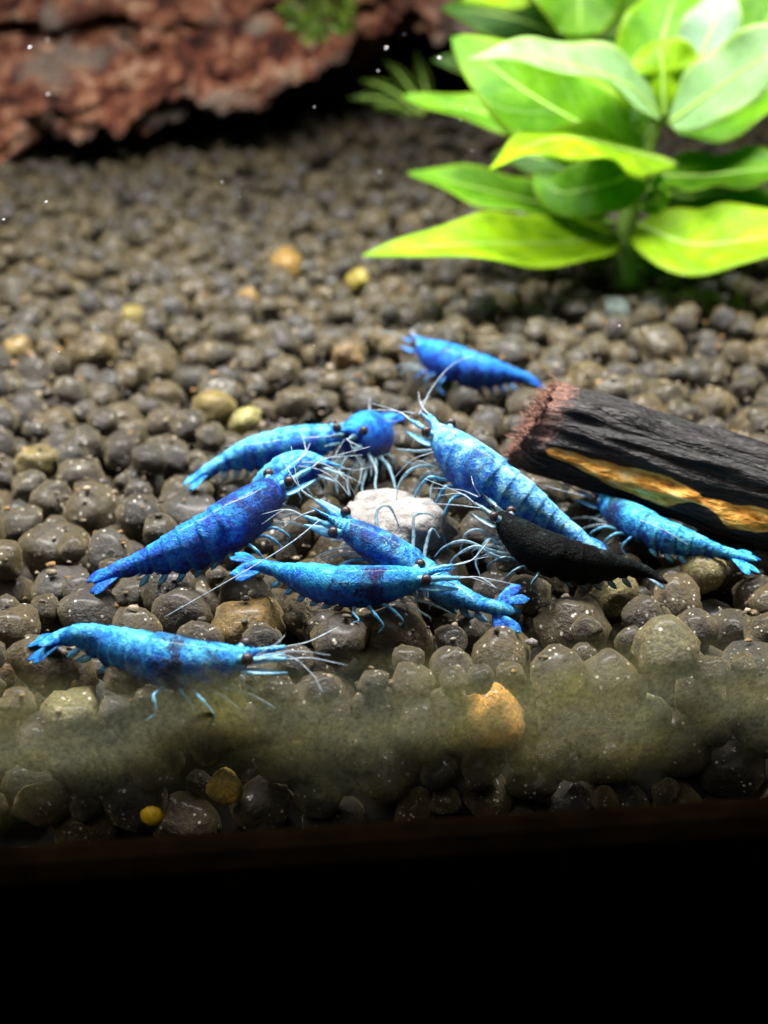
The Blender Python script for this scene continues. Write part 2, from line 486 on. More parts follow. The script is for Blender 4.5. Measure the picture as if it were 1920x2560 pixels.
# ------------------------------------------------------------------ algae film clinging to the inside of the front pane at the gravel line
t = NT('algae_film')
n1 = t.noise(1.1, 5, 0.6); n2 = t.noise(7, 4, 0.65); n3 = t.noise(40, 2)
hz = t.attr('height')
f = t.math('ADD', hz, t.math('MULTIPLY', t.math('SUBTRACT', n1, 0.5), 0.8))
f = t.math('ADD', f, t.math('MULTIPLY', t.math('SUBTRACT', n2, 0.5), 0.4))
grit = t.ramp(t.noise(26, 5, 0.75), [(0.35, 0.55), (0.65, 1.35)])
den = t.math('MULTIPLY', t.math('MULTIPLY', t.ramp(f, [(0.25, 0.0), (1.0, 1.0)], 'EASE'), 0.46), grit, clamp=True)
dif = t.n.new('ShaderNodeBsdfDiffuse'); t.link(t.ramp(n2, [(0.3, (0.16, 0.17, 0.07)), (0.7, (0.34, 0.34, 0.20))]), dif.inputs['Color'])
trl = t.n.new('ShaderNodeBsdfTranslucent'); t.link(t.ramp(n1, [(0.35, (0.36, 0.38, 0.26)), (0.65, (0.42, 0.40, 0.14))]), trl.inputs['Color'])
m1 = t.n.new('ShaderNodeMixShader'); m1.inputs[0].default_value = 0.65; t.link(dif.outputs[0], m1.inputs[1]); t.link(trl.outputs[0], m1.inputs[2])
tr = t.n.new('ShaderNodeBsdfTransparent'); m2 = t.n.new('ShaderNodeMixShader')
t.link(den, m2.inputs[0]); t.link(tr.outputs[0], m2.inputs[1]); t.link(m1.outputs[0], m2.inputs[2]); t.link(m2.outputs[0], t.out.inputs['Surface'])
V, Fq, hh = [], [], []
NX, NZ = 120, 24
for j in range(NZ + 1):
    for i in range(NX + 1):
        x = -4.6 + 9.2 * i / NX; s = j / NZ
        z = -1.35 + s * 2.05 + 0.018 * x
        V.append((x, glass_y(x) - 0.12 + 0.02 * noise.noise((x * 2, z * 2, 3)), z))
        hh.append(0.85 * max(0, math.sin(math.pi * min(1, max(0, s)) ** 1.0)) ** 0.8 - 0.05)
for j in range(NZ):
    for i in range(NX): Fq.append((j * (NX + 1) + i, j * (NX + 1) + i + 1, (j + 1) * (NX + 1) + i + 1, (j + 1) * (NX + 1) + i))
alg = mesh_obj('algae_film', V, Fq, t.m, attrs={'height': hh})
tag(alg, 'hazy olive green algae film on the glass along the gravel edge', 'algae', kind='stuff')

# ------------------------------------------------------------------ big driftwood in the back
def driftwood():
    t = NT('driftwood')
    dep = t.attr('pit'); n1 = t.noise(0.8, 5, 0.75); n2 = t.noise(6, 4, 0.65); n3 = t.noise(0.45, 2)
    c = t.ramp(n1, [(0.38, (0.012, 0.004, 0.003)), (0.46, (0.16, 0.036, 0.016)), (0.53, (0.42, 0.17, 0.085)), (0.62, (0.76, 0.50, 0.33))])
    c = t.mix(t.ramp(n3, [(0.5, 0.0), (0.62, 0.8)]), c, t.ramp(n2, [(0.3, (0.12, 0.11, 0.095)), (0.7, (0.38, 0.34, 0.28))]))
    c = t.mix(t.ramp(n2, [(0.35, 0.55), (0.6, 0.0)]), c, (0.10, 0.03, 0.02))
    t.set(color=c, rough=0.5, spec=0.5, normal=t.bump(n2, 1.0, 0.25))
    edge = catmull([at_y(-700, 560, 33.5), at_y(-300, 462, 35), at_y(0, 400, 36), at_y(170, 352, 36.4), at_y(430, 300, 37), at_y(560, 265, 37.3), at_y(800, 180, 38), at_y(1100, 98, 39), at_y(1350, 20, 40), at_y(1700, -90, 41.5)], 331)
    sec = catmull([(0, 0, 0), (0, .5, 1.1), (0, 1.5, 2.8), (0, 2.8, 4.6), (0, 4.6, 6.6), (0, 7.2, 7.8), (0, 9.8, 7.0), (0, 11, 4.6), (0, 9.5, 2.0), (0, 6.0, 1.0), (0, 2.6, .5), (0, 0, 0)], 151)[:150]
    cen = np.array([0, 5.2, 4.0])
    A, B = edge[0], edge[-1]
    NA, NR = 330, 150
    V = []
    for i in range(NA + 1):
        f = i / NA; end = min(1.0, min(f, 1 - f) * 18) ** 0.5
        along = f * 42
        for j in range(NR):
            q = sec[j] - cen; d = unit(q)
            a = math.atan2(d[2], d[1])
            g_ = np.array([along * .30 + sec[j][2] * .35, sec[j][1] * .8 - along * .06, sec[j][2] * .8 - along * .12])   # knotty grain running up along the log
            big = noise.noise((along * .16, d[1] * 1.4, d[2] * 1.4)) * 0.9
            mid_ = noise.fractal(Vector(g_ * .8), 0.8, 2.1, 5) * 1.0
            hole = noise.noise(Vector(g_ * .85) + Vector((9, 3, 5))) + 0.4 * noise.noise(Vector(g_ * 2.2))
            fine = noise.noise((along * 1.6, sec[j][1] * 1.9, sec[j][2] * 1.9)) * 0.34 + noise.noise((along * 3.3, sec[j][1] * 3.6, sec[j][2] * 3.6)) * 0.16
            ext = big + mid_ + fine - min(2.4, max(0, hole - .03) * 6.0)
            V.append(edge[i] + cen + q * (0.3 + 0.7 * end) + d * ext)
    Fq = []
    for i in range(NA):
        for j in range(NR): Fq.append((i * NR + j, (i + 1) * NR + j, (i + 1) * NR + (j + 1) % NR, i * NR + (j + 1) % NR))
    Fq += [tuple(range(NR)), tuple(range(NA * NR + NR - 1, NA * NR - 1, -1))]
    o = mesh_obj('driftwood_log', V, Fq, t.m, origin=(A + B) / 2, attrs={'pit': [0.0] * len(V)})
    tag(o, 'large rough reddish brown driftwood log leaning over the dark gravel', 'driftwood')
driftwood()

# moss tufts on the driftwood
t = NT('moss'); t.set(color=t.ramp(t.noise(2), [(0.35, (0.02, 0.06, 0.004)), (0.65, (0.13, 0.21, 0.01))]), rough=0.6)
M_MOSS = t.m
def moss(px_, py_, Y, rad, label, n=260):
    c = at_y(px_, py_, Y); V, Fq = [], []
    r = random.Random(int(px_))
    for _ in range(n):
        d = np.array([r.gauss(0, 1), r.gauss(0, .6), r.gauss(0, .8)]); d = unit(d) * r.random() ** 0.5
        p = c + d * rad * np.array([1.2, .8, .9])
        a = unit(d + np.array([r.gauss(0, .5), r.gauss(0, .5), r.gauss(0, .5)])); b = unit(np.cross(a, [r.gauss(0, 1), r.gauss(0, 1), r.gauss(0, 1)]))
        L_ = rad * r.uniform(.25, .45); W = L_ * 0.22; k = len(V)
        V += [p - b * W * .4, p + a * L_ * .5 - b * W, p + a * L_, p + a * L_ * .5 + b * W, p + b * W * .4]
        Fq.append((k, k + 1, k + 2, k + 3, k + 4))
    o = mesh_obj('moss_tuft', V, Fq, M_MOSS, origin=c)
    tag(o, label, 'moss')
moss(800, 25, 33.5, 0.8, 'green moss tuft growing high on the driftwood log', 420)
moss(785, 78, 32.6, 0.35, 'small yellowish moss tuft below the larger tuft on the driftwood log', 160)

# ------------------------------------------------------------------ plants
def leaf_mat(name, dark, light, gloss=0.45, spec=0.3):
    t = NT(name)
    lu = t.attr('leaf_u'); lv = t.attr('leaf_v')
    av = t.math('ABSOLUTE', lv)
    ph = t.math('SUBTRACT', t.math('MULTIPLY', lu, 44.0), t.math('MULTIPLY', av, 13.0))
    vein = t.ramp(t.math('SINE', ph), [(0.0, 0.0), (0.86, 0.0), (1.0, 1.0)])
    n1 = t.noise(1.6, 3); n2 = t.noise(14, 3)
    f = t.math('ADD', n1, t.math('MULTIPLY', t.math('SUBTRACT', n2, 0.5), 0.25))
    c = t.ramp(f, [(0.32, dark), (0.66, light)])
    c = t.mix(t.math('MULTIPLY', t.ramp(av, [(0.80, 0.0), (1.0, 1.0)]), 0.5), c, (0.42, 0.55, 0.03))
    c = t.mix(t.math('MULTIPLY', vein, 0.22), c, (0.45, 0.62, 0.18))
    net = t.ramp(t.voronoi(7, 'DISTANCE_TO_EDGE'), [(0.0, 1.0), (0.07, 0.0)])
    c = t.mix(t.math('MULTIPLY', net, 0.16), c, (0.40, 0.58, 0.12))
    spot = t.math('MULTIPLY', t.ramp(t.voronoi(3.1), [(0.0, 1.0), (0.07, 1.0), (0.11, 0.0)]), t.ramp(t.noise(0.9, 2), [(0.5, 0.0), (0.6, 0.7)]))
    c = t.mix(spot, c, (0.05, 0.07, 0.01))
    h = t.math('SUBTRACT', t.math('SUBTRACT', n2, t.math('MULTIPLY', vein, 0.8)), t.math('MULTIPLY', net, 0.4))
    nrm = t.bump(h, 0.35, 0.03)
    t.set(color=c, rough=gloss, spec=spec, normal=nrm)
    tl = t.n.new('ShaderNodeBsdfTranslucent'); t.link(t.mix(1.0, c, (1.25, 1.35, 0.5), 'MULTIPLY'), tl.inputs['Color'])
    mx = t.n.new('ShaderNodeMixShader'); mx.inputs[0].default_value = 0.5
    t.link(t.p.outputs[0], mx.inputs[1]); t.link(tl.outputs[0], mx.inputs[2]); t.link(mx.outputs[0], t.out.inputs['Surface'])
    return t.m
LM = {'lime': leaf_mat('leaf_lime', (0.17, 0.38, 0.003), (0.42, 0.64, 0.006)),
      'green': leaf_mat('leaf_green', (0.08, 0.28, 0.004), (0.20, 0.48, 0.008)),
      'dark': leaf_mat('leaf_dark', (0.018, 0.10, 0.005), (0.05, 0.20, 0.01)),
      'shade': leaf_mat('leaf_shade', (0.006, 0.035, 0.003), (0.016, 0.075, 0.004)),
      'pale': leaf_mat('leaf_sheen_pale', (0.24, 0.44, 0.16), (0.42, 0.62, 0.36), 0.3, 0.5),  # base paled so the lamp's whitish reflection sits in the colour
      'mint': leaf_mat('leaf_sheen_mint', (0.24, 0.40, 0.28), (0.40, 0.54, 0.44), 0.4, 0.4)}  # whitish mint base likewise holds the overhead light's sheen
t = NT('midrib'); t.set(color=(0.34, 0.52, 0.10), rough=0.45); M_RIB = t.m
t = NT('plant_stem'); t.set(color=t.ramp(t.noise(5), [(0.3, (0.10, 0.22, 0.02)), (0.7, (0.20, 0.32, 0.05))]), rough=0.5); M_STEM = t.m
t = NT('root'); t.set(color=(0.30, 0.40, 0.16), rough=0.6); M_ROOT = t.m

def leaf(parent, origin, pts, wpx, tilt, mat, fold=0.18, wave=0.17, shape=(0.75, 1.0), seed=0, label=None):
    """pts: midrib (px, py, Y) from base to tip; wpx: greatest apparent half width in photo pixels; tilt in degrees: 0 faces the viewer, + shows its upper face to the lamp"""
    P = catmull([at_y(*q) for q in pts], 26)
    n = len(P); m = 13
    T = np.gradient(P, axis=0); T /= np.linalg.norm(T, axis=1)[:, None]
    V, lu, lv = [], [], []
    r = random.Random(seed * 13 + 5); ph = r.uniform(0, 6)
    ct = math.cos(math.radians(tilt)); st = math.sin(math.radians(tilt))
    for i in range(n):
        s = i / (n - 1)
        view = unit(P[i] - CAM)
        sd = unit(np.cross(T[i], view)); nv = unit(np.cross(sd, T[i]))
        if nv @ view > 0: nv = -nv
        if sd[2] < 0: sd = -sd                     # sd points up in the picture
        W = unit(sd * ct - nv * st)                # tilt the upper edge away from the viewer
        N = unit(np.cross(T[i], W));
        if N[2] < 0: N = -N
        a, b = shape
        prof = (math.sin(math.pi * s ** a) ** b) * 0.97 + 0.03 * (1 - s)
        hw = .92 * wpx / F * ((P[i] - CAM) @ FWD) / max(0.25, ct) * prof
        for j in range(m):
            v = -1 + 2 * j / (m - 1)
            off = fold * hw * abs(v) ** 1.5 + wave * hw * abs(v) ** 2 * math.sin(s * 15 + ph + (2 if v > 0 else 0))
            V.append(P[i] + W * hw * v + N * off); lu.append(s); lv.append(v)
    Fq = [(i * m + j, i * m + j + 1, (i + 1) * m + j + 1, (i + 1) * m + j) for i in range(n - 1) for j in range(m - 1)]
    o = mesh_obj('leaf', V, Fq, LM[mat], parent, origin, attrs={'leaf_u': lu, 'leaf_v': lv})
    so = o.modifiers.new('thickness', 'SOLIDIFY'); so.thickness = 0.025 * U; so.offset = 0
    if label: o['label'] = label
    rv, rf = tube(P[:-2] , np.linspace(0.055, 0.012, n - 2), 6)
    mesh_obj('midrib', rv, rf, M_RIB, o, origin)
    return o

base = at_h(1562, 700, 0.25)
plant = empty('broadleaf_plant', base)
tag(plant, 'bright lime green broad leaved aquarium plant rooted in the gravel', 'plant')
PY = base[1]
SP = catmull([at_y(1562, 720, PY), at_y(1570, 560, PY), at_y(1600, 420, PY + .1), at_y(1640, 300, PY + .2), at_y(1672, 210, PY + .3)], 24)
sv_, sf_ = tube(SP, np.linspace(0.26, 0.10, 24), 10)
mesh_obj('stem', sv_, sf_, M_STEM, plant, base)
rv, rf = tube(catmull([at_y(1530, 570, PY - .4), at_y(1548, 640, PY - .5), at_y(1563, 705, PY - .5)], 12), np.linspace(0.05, 0.03, 12), 6)
mesh_obj('root', rv, rf, M_ROOT, plant, base)
Y = PY
LEAVES = [
    # pts, half width px, tilt, material
    ([(1545, 590, Y - .3), (1400, 610, Y - 1.2), (1200, 610, Y - 2.2), (1030, 620, Y - 2.6), (903, 640, Y - 2.8)], 72, 52, 'lime', dict(shape=(0.70, .9), wave=.10)),
    ([(1540, 560, Y), (1400, 520, Y + .4), (1230, 480, Y + .6), (1110, 450, Y + .7), (1018, 432, Y + .8)], 52, 50, 'green', dict(shape=(1.0, .8))),
    ([(1690, 412, Y - .3), (1560, 375, Y - 1.2), (1420, 345, Y - 2.0), (1310, 370, Y - 2.6), (1222, 425, Y - 2.9)], 44, 66, 'lime', dict(shape=(1.1, .7), wave=.22, fold=-.1)),
    ([(1610, 420, Y), (1480, 330, Y - .2), (1330, 240, Y - .2), (1220, 160, Y + .1), (1128, 92, Y + .5)], 125, 12, 'green', dict(shape=(0.85, .75), fold=.10)),
    ([(1648, 290, Y), (1560, 210, Y - .9), (1420, 160, Y - 1.6), (1290, 140, Y - 2.1), (1168, 150, Y - 2.4)], 46, 60, 'pale', dict(shape=(.8, .8), fold=.25)),
    ([(1662, 290, Y), (1658, 230, Y - .1), (1655, 160, Y - .1), (1640, 100, Y + .1)], 108, 14, 'lime', dict(shape=(.95, .6), fold=.22)),
    ([(1700, 235, Y + .3), (1745, 150, Y + .2), (1780, 70, Y + .3), (1815, -40, Y + .6)], 82, 10, 'mint', dict(shape=(1.0, .7))),
    ([(1672, 310, Y - .1), (1770, 240, Y - .7), (1900, 150, Y - 1.3), (2060, 60, Y - 1.8)], 92, 30, 'pale', dict(shape=(.9, .8), fold=.2)),
    ([(1690, 330, Y + .2), (1800, 300, Y + .4), (1930, 220, Y + .8), (2060, 150, Y + 1.2)], 70, 40, 'green', dict()),
    ([(1650, 300, Y + .8), (1640, 180, Y + 1.1), (1660, 80, Y + 1.4), (1700, -50, Y + 2)], 120, 5, 'green', dict(shape=(.9, .6))),
    ([(1750, 300, Y + 1.4), (1840, 160, Y + 2.2), (1910, 60, Y + 2.6), (1990, -60, Y + 3)], 130, 10, 'green', dict(shape=(.9, .6))),
    ([(1630, 440, Y + .2), (1760, 440, Y + .2), (1900, 425, Y), (2050, 420, Y - .2)], 52, 55, 'green', dict(shape=(.8, .8))),
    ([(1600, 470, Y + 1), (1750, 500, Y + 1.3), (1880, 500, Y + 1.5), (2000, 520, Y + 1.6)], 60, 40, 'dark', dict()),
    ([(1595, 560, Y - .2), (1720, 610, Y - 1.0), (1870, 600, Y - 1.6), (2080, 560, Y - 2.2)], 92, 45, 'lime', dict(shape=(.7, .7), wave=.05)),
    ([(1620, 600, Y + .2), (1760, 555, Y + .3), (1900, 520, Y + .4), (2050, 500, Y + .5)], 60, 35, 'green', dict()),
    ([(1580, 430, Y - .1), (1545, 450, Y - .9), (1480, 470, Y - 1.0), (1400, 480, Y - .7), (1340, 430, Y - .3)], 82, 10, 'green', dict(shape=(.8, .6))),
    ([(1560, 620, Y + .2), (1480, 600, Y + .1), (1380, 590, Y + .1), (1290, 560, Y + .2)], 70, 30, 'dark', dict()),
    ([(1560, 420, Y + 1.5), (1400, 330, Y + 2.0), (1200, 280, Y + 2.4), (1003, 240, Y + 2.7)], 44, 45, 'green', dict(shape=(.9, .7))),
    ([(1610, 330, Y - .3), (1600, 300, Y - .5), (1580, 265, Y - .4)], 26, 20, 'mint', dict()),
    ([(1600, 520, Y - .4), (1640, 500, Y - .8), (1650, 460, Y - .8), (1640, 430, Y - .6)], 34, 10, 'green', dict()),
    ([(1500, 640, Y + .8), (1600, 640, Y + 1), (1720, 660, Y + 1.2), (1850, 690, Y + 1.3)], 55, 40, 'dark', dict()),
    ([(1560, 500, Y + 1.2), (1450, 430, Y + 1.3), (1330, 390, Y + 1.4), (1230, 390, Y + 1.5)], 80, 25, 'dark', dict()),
]
for i, (pts, wp, tilt, mt, kw) in enumerate(LEAVES):
    leaf(plant, base, pts, wp, tilt, mt, seed=i, **kw)

# second plant, further back, dark
base2 = np.array([at_y(1420, 300, PY + 9)[0], PY + 9, surf(4, PY + 9)])
plant2 = empty('broadleaf_plant', base2)
tag(plant2, 'shaded deep green plant behind the bright lime plant', 'plant')
Y2 = PY + 7
sv_, sf_ = tube(catmull([base2, at_y(1440, 330, Y2 + 1.8), at_y(1440, 120, Y2 + 1), at_y(1440, -200, Y2 + .5)], 16), np.linspace(0.3, 0.14, 16), 8)
mesh_obj('stem', sv_, sf_, M_STEM, plant2, base2)
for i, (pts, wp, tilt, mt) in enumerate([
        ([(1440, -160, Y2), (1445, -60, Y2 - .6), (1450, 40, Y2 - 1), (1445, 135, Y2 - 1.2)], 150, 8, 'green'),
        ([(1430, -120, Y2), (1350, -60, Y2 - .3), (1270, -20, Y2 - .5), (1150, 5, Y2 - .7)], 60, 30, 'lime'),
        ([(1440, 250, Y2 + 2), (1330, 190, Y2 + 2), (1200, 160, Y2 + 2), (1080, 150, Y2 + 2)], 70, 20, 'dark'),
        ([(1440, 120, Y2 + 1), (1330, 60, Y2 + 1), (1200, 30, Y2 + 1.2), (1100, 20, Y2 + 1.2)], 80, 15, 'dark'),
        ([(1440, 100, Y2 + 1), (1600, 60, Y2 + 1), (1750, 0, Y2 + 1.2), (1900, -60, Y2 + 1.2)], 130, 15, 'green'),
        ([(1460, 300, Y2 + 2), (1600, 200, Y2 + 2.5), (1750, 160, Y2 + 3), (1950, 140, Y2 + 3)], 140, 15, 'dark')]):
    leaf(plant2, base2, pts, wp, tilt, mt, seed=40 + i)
# thin dark blades beside the driftwood
base3 = np.array([at_y(1060, 280, 34)[0], 34.0, surf(1, 34)])
gr = empty('grass_plant', base3)
tag(gr, 'dark thin bladed plant beside the end of the driftwood log', 'plant')
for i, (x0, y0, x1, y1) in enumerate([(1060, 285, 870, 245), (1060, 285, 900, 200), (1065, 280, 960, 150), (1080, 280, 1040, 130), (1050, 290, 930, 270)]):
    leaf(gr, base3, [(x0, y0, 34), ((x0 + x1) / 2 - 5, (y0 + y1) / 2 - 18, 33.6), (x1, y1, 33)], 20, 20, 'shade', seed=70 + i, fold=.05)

# ------------------------------------------------------------------ dark branch with a cut end
def branch():
    t = NT('branch_bark')
    ex = t.attr('bare'); cap = t.attr('cut')
    co = t.n.new('ShaderNodeCombineXYZ'); t.link(t.math('MULTIPLY', t.attr('fx'), 1.0), co.inputs[0]); t.link(t.attr('fy'), co.inputs[1]); t.link(t.attr('fz'), co.inputs[2])
    n1 = t.noise(4.5, 5, 0.65, co=co.outputs[0]); n2 = t.noise(22, 4, 0.6, co=co.outputs[0]); n3 = t.noise(20, 4, 0.65)
    bark = t.ramp(n1, [(0.40, (0.002, 0.0015, 0.0015)), (0.56, (0.006, 0.004, 0.0045)), (0.76, (0.045, 0.037, 0.043))])
    bare = t.ramp(n2, [(0.3, (0.26, 0.07, 0.01)), (0.45, (0.72, 0.30, 0.03)), (0.58, (0.88, 0.50, 0.10)), (0.7, (0.92, 0.70, 0.36))])
    cut = t.ramp(n3, [(0.32, (0.03, 0.012, 0.009)), (0.5, (0.13, 0.055, 0.036)), (0.7, (0.30, 0.15, 0.105))])
    f = t.math('ADD', ex, t.math('MULTIPLY', t.math('SUBTRACT', n1, 0.5), 0.9))
    c = t.mix(t.ramp(f, [(0.46, 0.0), (0.54, 1.0)]), bark, bare)
    f2 = t.math('ADD', cap, t.math('MULTIPLY', t.math('SUBTRACT', n3, 0.5), 1.2))
    c = t.mix(t.ramp(f2, [(0.32, 0.0), (0.68, 1.0)]), c, cut)
    h = t.math('ADD', n1, t.math('MULTIPLY', n2, 0.6))
    t.set(color=c, rough=0.45, spec=0.35, normal=t.bump(h, 1.0, 0.09))
    A = at_y(1335, 1047, 11.8); B = at_y(2080, 1278, 10.55)
    ax = unit(B - A); s1 = unit(np.cross(ax, (0, 0, 1))); s2 = np.cross(s1, ax)      # s1 horizontal, s2 up
    if s1[1] > 0: pass
    L_ = np.linalg.norm(B - A)
    NA, NR = 150, 96
    def a_down(d): return max(0.0, -d[2])
    V, ex_, cp_, fx, fy, fz = [], [], [], [], [], []
    def push(p, e, c_, f, a):
        V.append(p); ex_.append(e); cp_.append(c_); fx.append(f * L_ * 0.22); fy.append(math.cos(a) * .5); fz.append(math.sin(a) * .5)
    # cut end: rings from the middle out, a rough slanted face
    def slant(a): return 0.16 * math.sin(a) + 0.05 * math.cos(a)      # the top of the cut lies further back
    NC = 12
    for k in range(1, NC + 1):
        q = k / NC
        for j in range(NR):
            a = 2 * math.pi * j / NR
            d = s1 * math.cos(a) + s2 * math.sin(a)
            R = 0.462 * (1 + 0.10 * noise.noise((math.cos(a) * 1.4, math.sin(a) * 1.4, 0.3)) + 0.06 * noise.noise((math.cos(a) * 4, math.sin(a) * 4, 0)))
            rag = 0.10 * noise.noise(Vector((math.cos(a) * q * 6, math.sin(a) * q * 6, 7))) + 0.05 * noise.noise(Vector((math.cos(a) * q * 17, math.sin(a) * q * 17, 3)))
            p = A + d * R * q * 0.97 + ax * (q * slant(a) + rag - 0.05 * (1 - q ** 4))
            push(p, 0, 1.0, 0, a)
    for i in range(NA + 1):
        f = i / NA
        for j in range(NR):
            a = 2 * math.pi * j / NR
            d = s1 * math.cos(a) + s2 * math.sin(a)
            R = 0.462 * (1 + 0.10 * noise.noise((math.cos(a) * 1.4, math.sin(a) * 1.4, f * 1.5 + 0.3)) + 0.06 * noise.noise((math.cos(a) * 4, math.sin(a) * 4, f * 5)))
            if a_down(d) > 0: R += .15 * a_down(d) ** 2
            R += 0.07 * noise.noise((f * L_ * 1.1, math.cos(a) * 5, math.sin(a) * 5)) * min(1, f * 12) + 0.03 * noise.noise((f * L_ * 2.4, math.cos(a) * 11, math.sin(a) * 11)) * min(1, f * 12)
            rag = 0.07 * noise.noise(Vector((math.cos(a) * 6, math.sin(a) * 6, 7))) * max(0, 1 - f * 8)
            # bare wood strip along the lower front
            toward = -(d @ np.array([0, 1.0, 0])); down = -d[2]
            ang = math.atan2(down, toward)                   # 0 faces the viewer, + below
            lip = 0.15 + 0.20 * noise.noise((f * L_ * 1.3, 2.2, 0)) + .12 * noise.noise((f * L_ * 4, 5.2, 0))
            if lip < ang < 1.6 and f > .03: R += 0.07 * min(1, (ang - lip) / .12) * min(1, (f - .03) * 25) * max(0, 1 - max(0, ang - .75) * 1.6)
            p = A + (B - A) * f + d * R + ax * ((slant(a) + rag) * max(0, 1 - f * 3))
            e = (1.0 - abs(ang - (lip + .12)) / (0.20 + 0.20 * noise.noise((f * L_ * 1.7, 8.2, 0))) * 0.55) if f > 0.05 else 0.1
            push(p, max(0, min(1, e)) * min(1, max(0, (f - 0.05) * 14)), max(0, 1 - f * (7 if s1 @ d * 0 + d[2] > -.2 else 14)), f, a)
    tot = NC + NA + 1
    Fq = [(i * NR + j, (i + 1) * NR + j, (i + 1) * NR + (j + 1) % NR, i * NR + (j + 1) % NR) for i in range(tot - 1) for j in range(NR)]
    Fq += [tuple(range(NR)), tuple(range((tot - 1) * NR + NR - 1, (tot - 1) * NR - 1, -1))]
    o = mesh_obj('wood_branch', V, Fq, t.m, origin=(A + B) / 2, attrs={'bare': ex_, 'cut': cp_, 'fx': fx, 'fy': fy, 'fz': fz})
    tag(o, 'dark bark branch with reddish cut end and a golden bare strip of wood', 'branch')
    # frayed fibres on the cut end
    t2 = NT('wood_fibre'); t2.set(color=t2.ramp(t2.noise(12), [(.35, (0.05, 0.02, 0.014)), (.65, (0.26, 0.13, 0.09))]), rough=0.8)
    parts = []
    r = random.Random(3)
    for k in range(420):
        a = r.uniform(0, 6.28); q = math.sqrt(r.random()) * 0.98
        d = s1 * math.cos(a) + s2 * math.sin(a)
        p = A + d * 0.5 * q + ax * (q * slant(a) + 0.03)
        e = p - ax * r.uniform(.03, .15) * (1.3 - .6 * q) + np.array([r.gauss(0, .04), r.gauss(0, .04), r.gauss(0, .05)])
        parts.append(tube([p, (p + e) / 2 + np.array([0, 0, .01]), e], [0.011, 0.008, 0.002], 4))
    v, f = join(parts)
    fo = mesh_obj('frayed_fibre', v, f, t2.m, o, (A + B) / 2); fo['kind'] = 'stuff'
branch()

# ------------------------------------------------------------------ the white stone they graze on
t = NT('white_stone'); n1 = t.noise(9, 5, 0.6); n2 = t.noise(40, 3)
t.set(color=t.mix(t.ramp(t.voronoi(8), [(0.0, 0.5), (0.12, 0.0)]), t.ramp(n1, [(0.3, (0.13, 0.12, 0.11)), (0.6, (0.33, 0.32, 0.31))]), (0.33, 0.28, 0.30)), rough=0.8, normal=t.bump(t.math('ADD', n1, t.math('MULTIPLY', n2, .4)), 0.8, 0.05))
V, Fq = ico(4)
r = random.Random(5); out = []
planes = [(unit([r.gauss(0, 1) for _ in range(3)]), r.uniform(.5, .78)) for _ in range(11)]
for v in V:
    for nn, d in planes:
        e = v @ nn - d
        if e > 0: v = v - nn * e * 0.8
    out.append(v * (1 + 0.14 * noise.noise(Vector(v) * 2.2) + 0.07 * noise.noise(Vector(v) * 6) + .06 * noise.noise(Vector(v) * 13) + .04 * noise.noise(Vector(v) * 24)))
stone_c = at_h(1008, 1322, 0.22)
out = np.array(out) * np.array([0.84, 0.50, 0.50]) + stone_c
st = mesh_obj('white_stone', out, Fq, t.m, origin=stone_c - np.array([0, 0, .3]))
tag(st, 'chalky white stone the blue shrimp gather around', 'stone')

# yellow ball against the glass, low in the gravel
t = NT('yellow_ball'); t.set(color=t.ramp(t.noise(30), [(0.35, (0.75, 0.42, 0.01)), (0.6, (0.92, 0.62, 0.02))]), rough=0.5, normal=t.bump(t.noise(40), .6, .01))
V, Fq = ico(3)
gy = glass_y(at_y(380, 2040, 7.5)[0]) - 0.16
yc = at_y(380, 2040, gy)
V = np.array([v * (1 + .08 * noise.noise(Vector(v) * 3)) * np.array([1.05, .7, .98]) for v in V]) * 0.095 + yc
yb = mesh_obj('yellow_egg', V, Fq, t.m, origin=yc)
tag(yb, 'tiny bright yellow ball pressed against the glass among dark pebbles', 'egg')

# ------------------------------------------------------------------ shrimp
US = [-.15, -.10, -.05, -.01, .03, .07, .12, .20, .30, .385, .40, .42, .50, .58, .66, .74, .80, .86, .90, .95, 1.0]
HU = [.002, .006, .010, .022, .045, .062, .076, .092, .100, .099, .098, .095, .095, .090, .080, .064, .052, .044, .034, .020, .005]
HD = [.002, .006, .009, .016, .050, .066, .084, .104, .112, .104, .098, .092, .104, .106, .096, .076, .056, .042, .028, .012, .004]
WW = [.001, .005, .008, .020, .045, .056, .066, .078, .086, .086, .082, .078, .080, .078, .070, .056, .046, .040, .036, .026, .010]
_slim = [1] * 10 + [.99, .97, .93, .86, .78, .71, .70, .76, .85, 1, 1]
HU = [a * b for a, b in zip(HU, _slim)]; HD = [a * b for a, b in zip(HD, _slim)]; WW = [a * b for a, b in zip(WW, _slim)]
CO = [.040, .036, .034, .026, .008, .0, .0, .0, .0, .0, .0, .0, .0, .0, .0, .0, .0, .0, .0, .0, .0]
SEG = [.40, .485, .575, .655, .73, .795, .875]
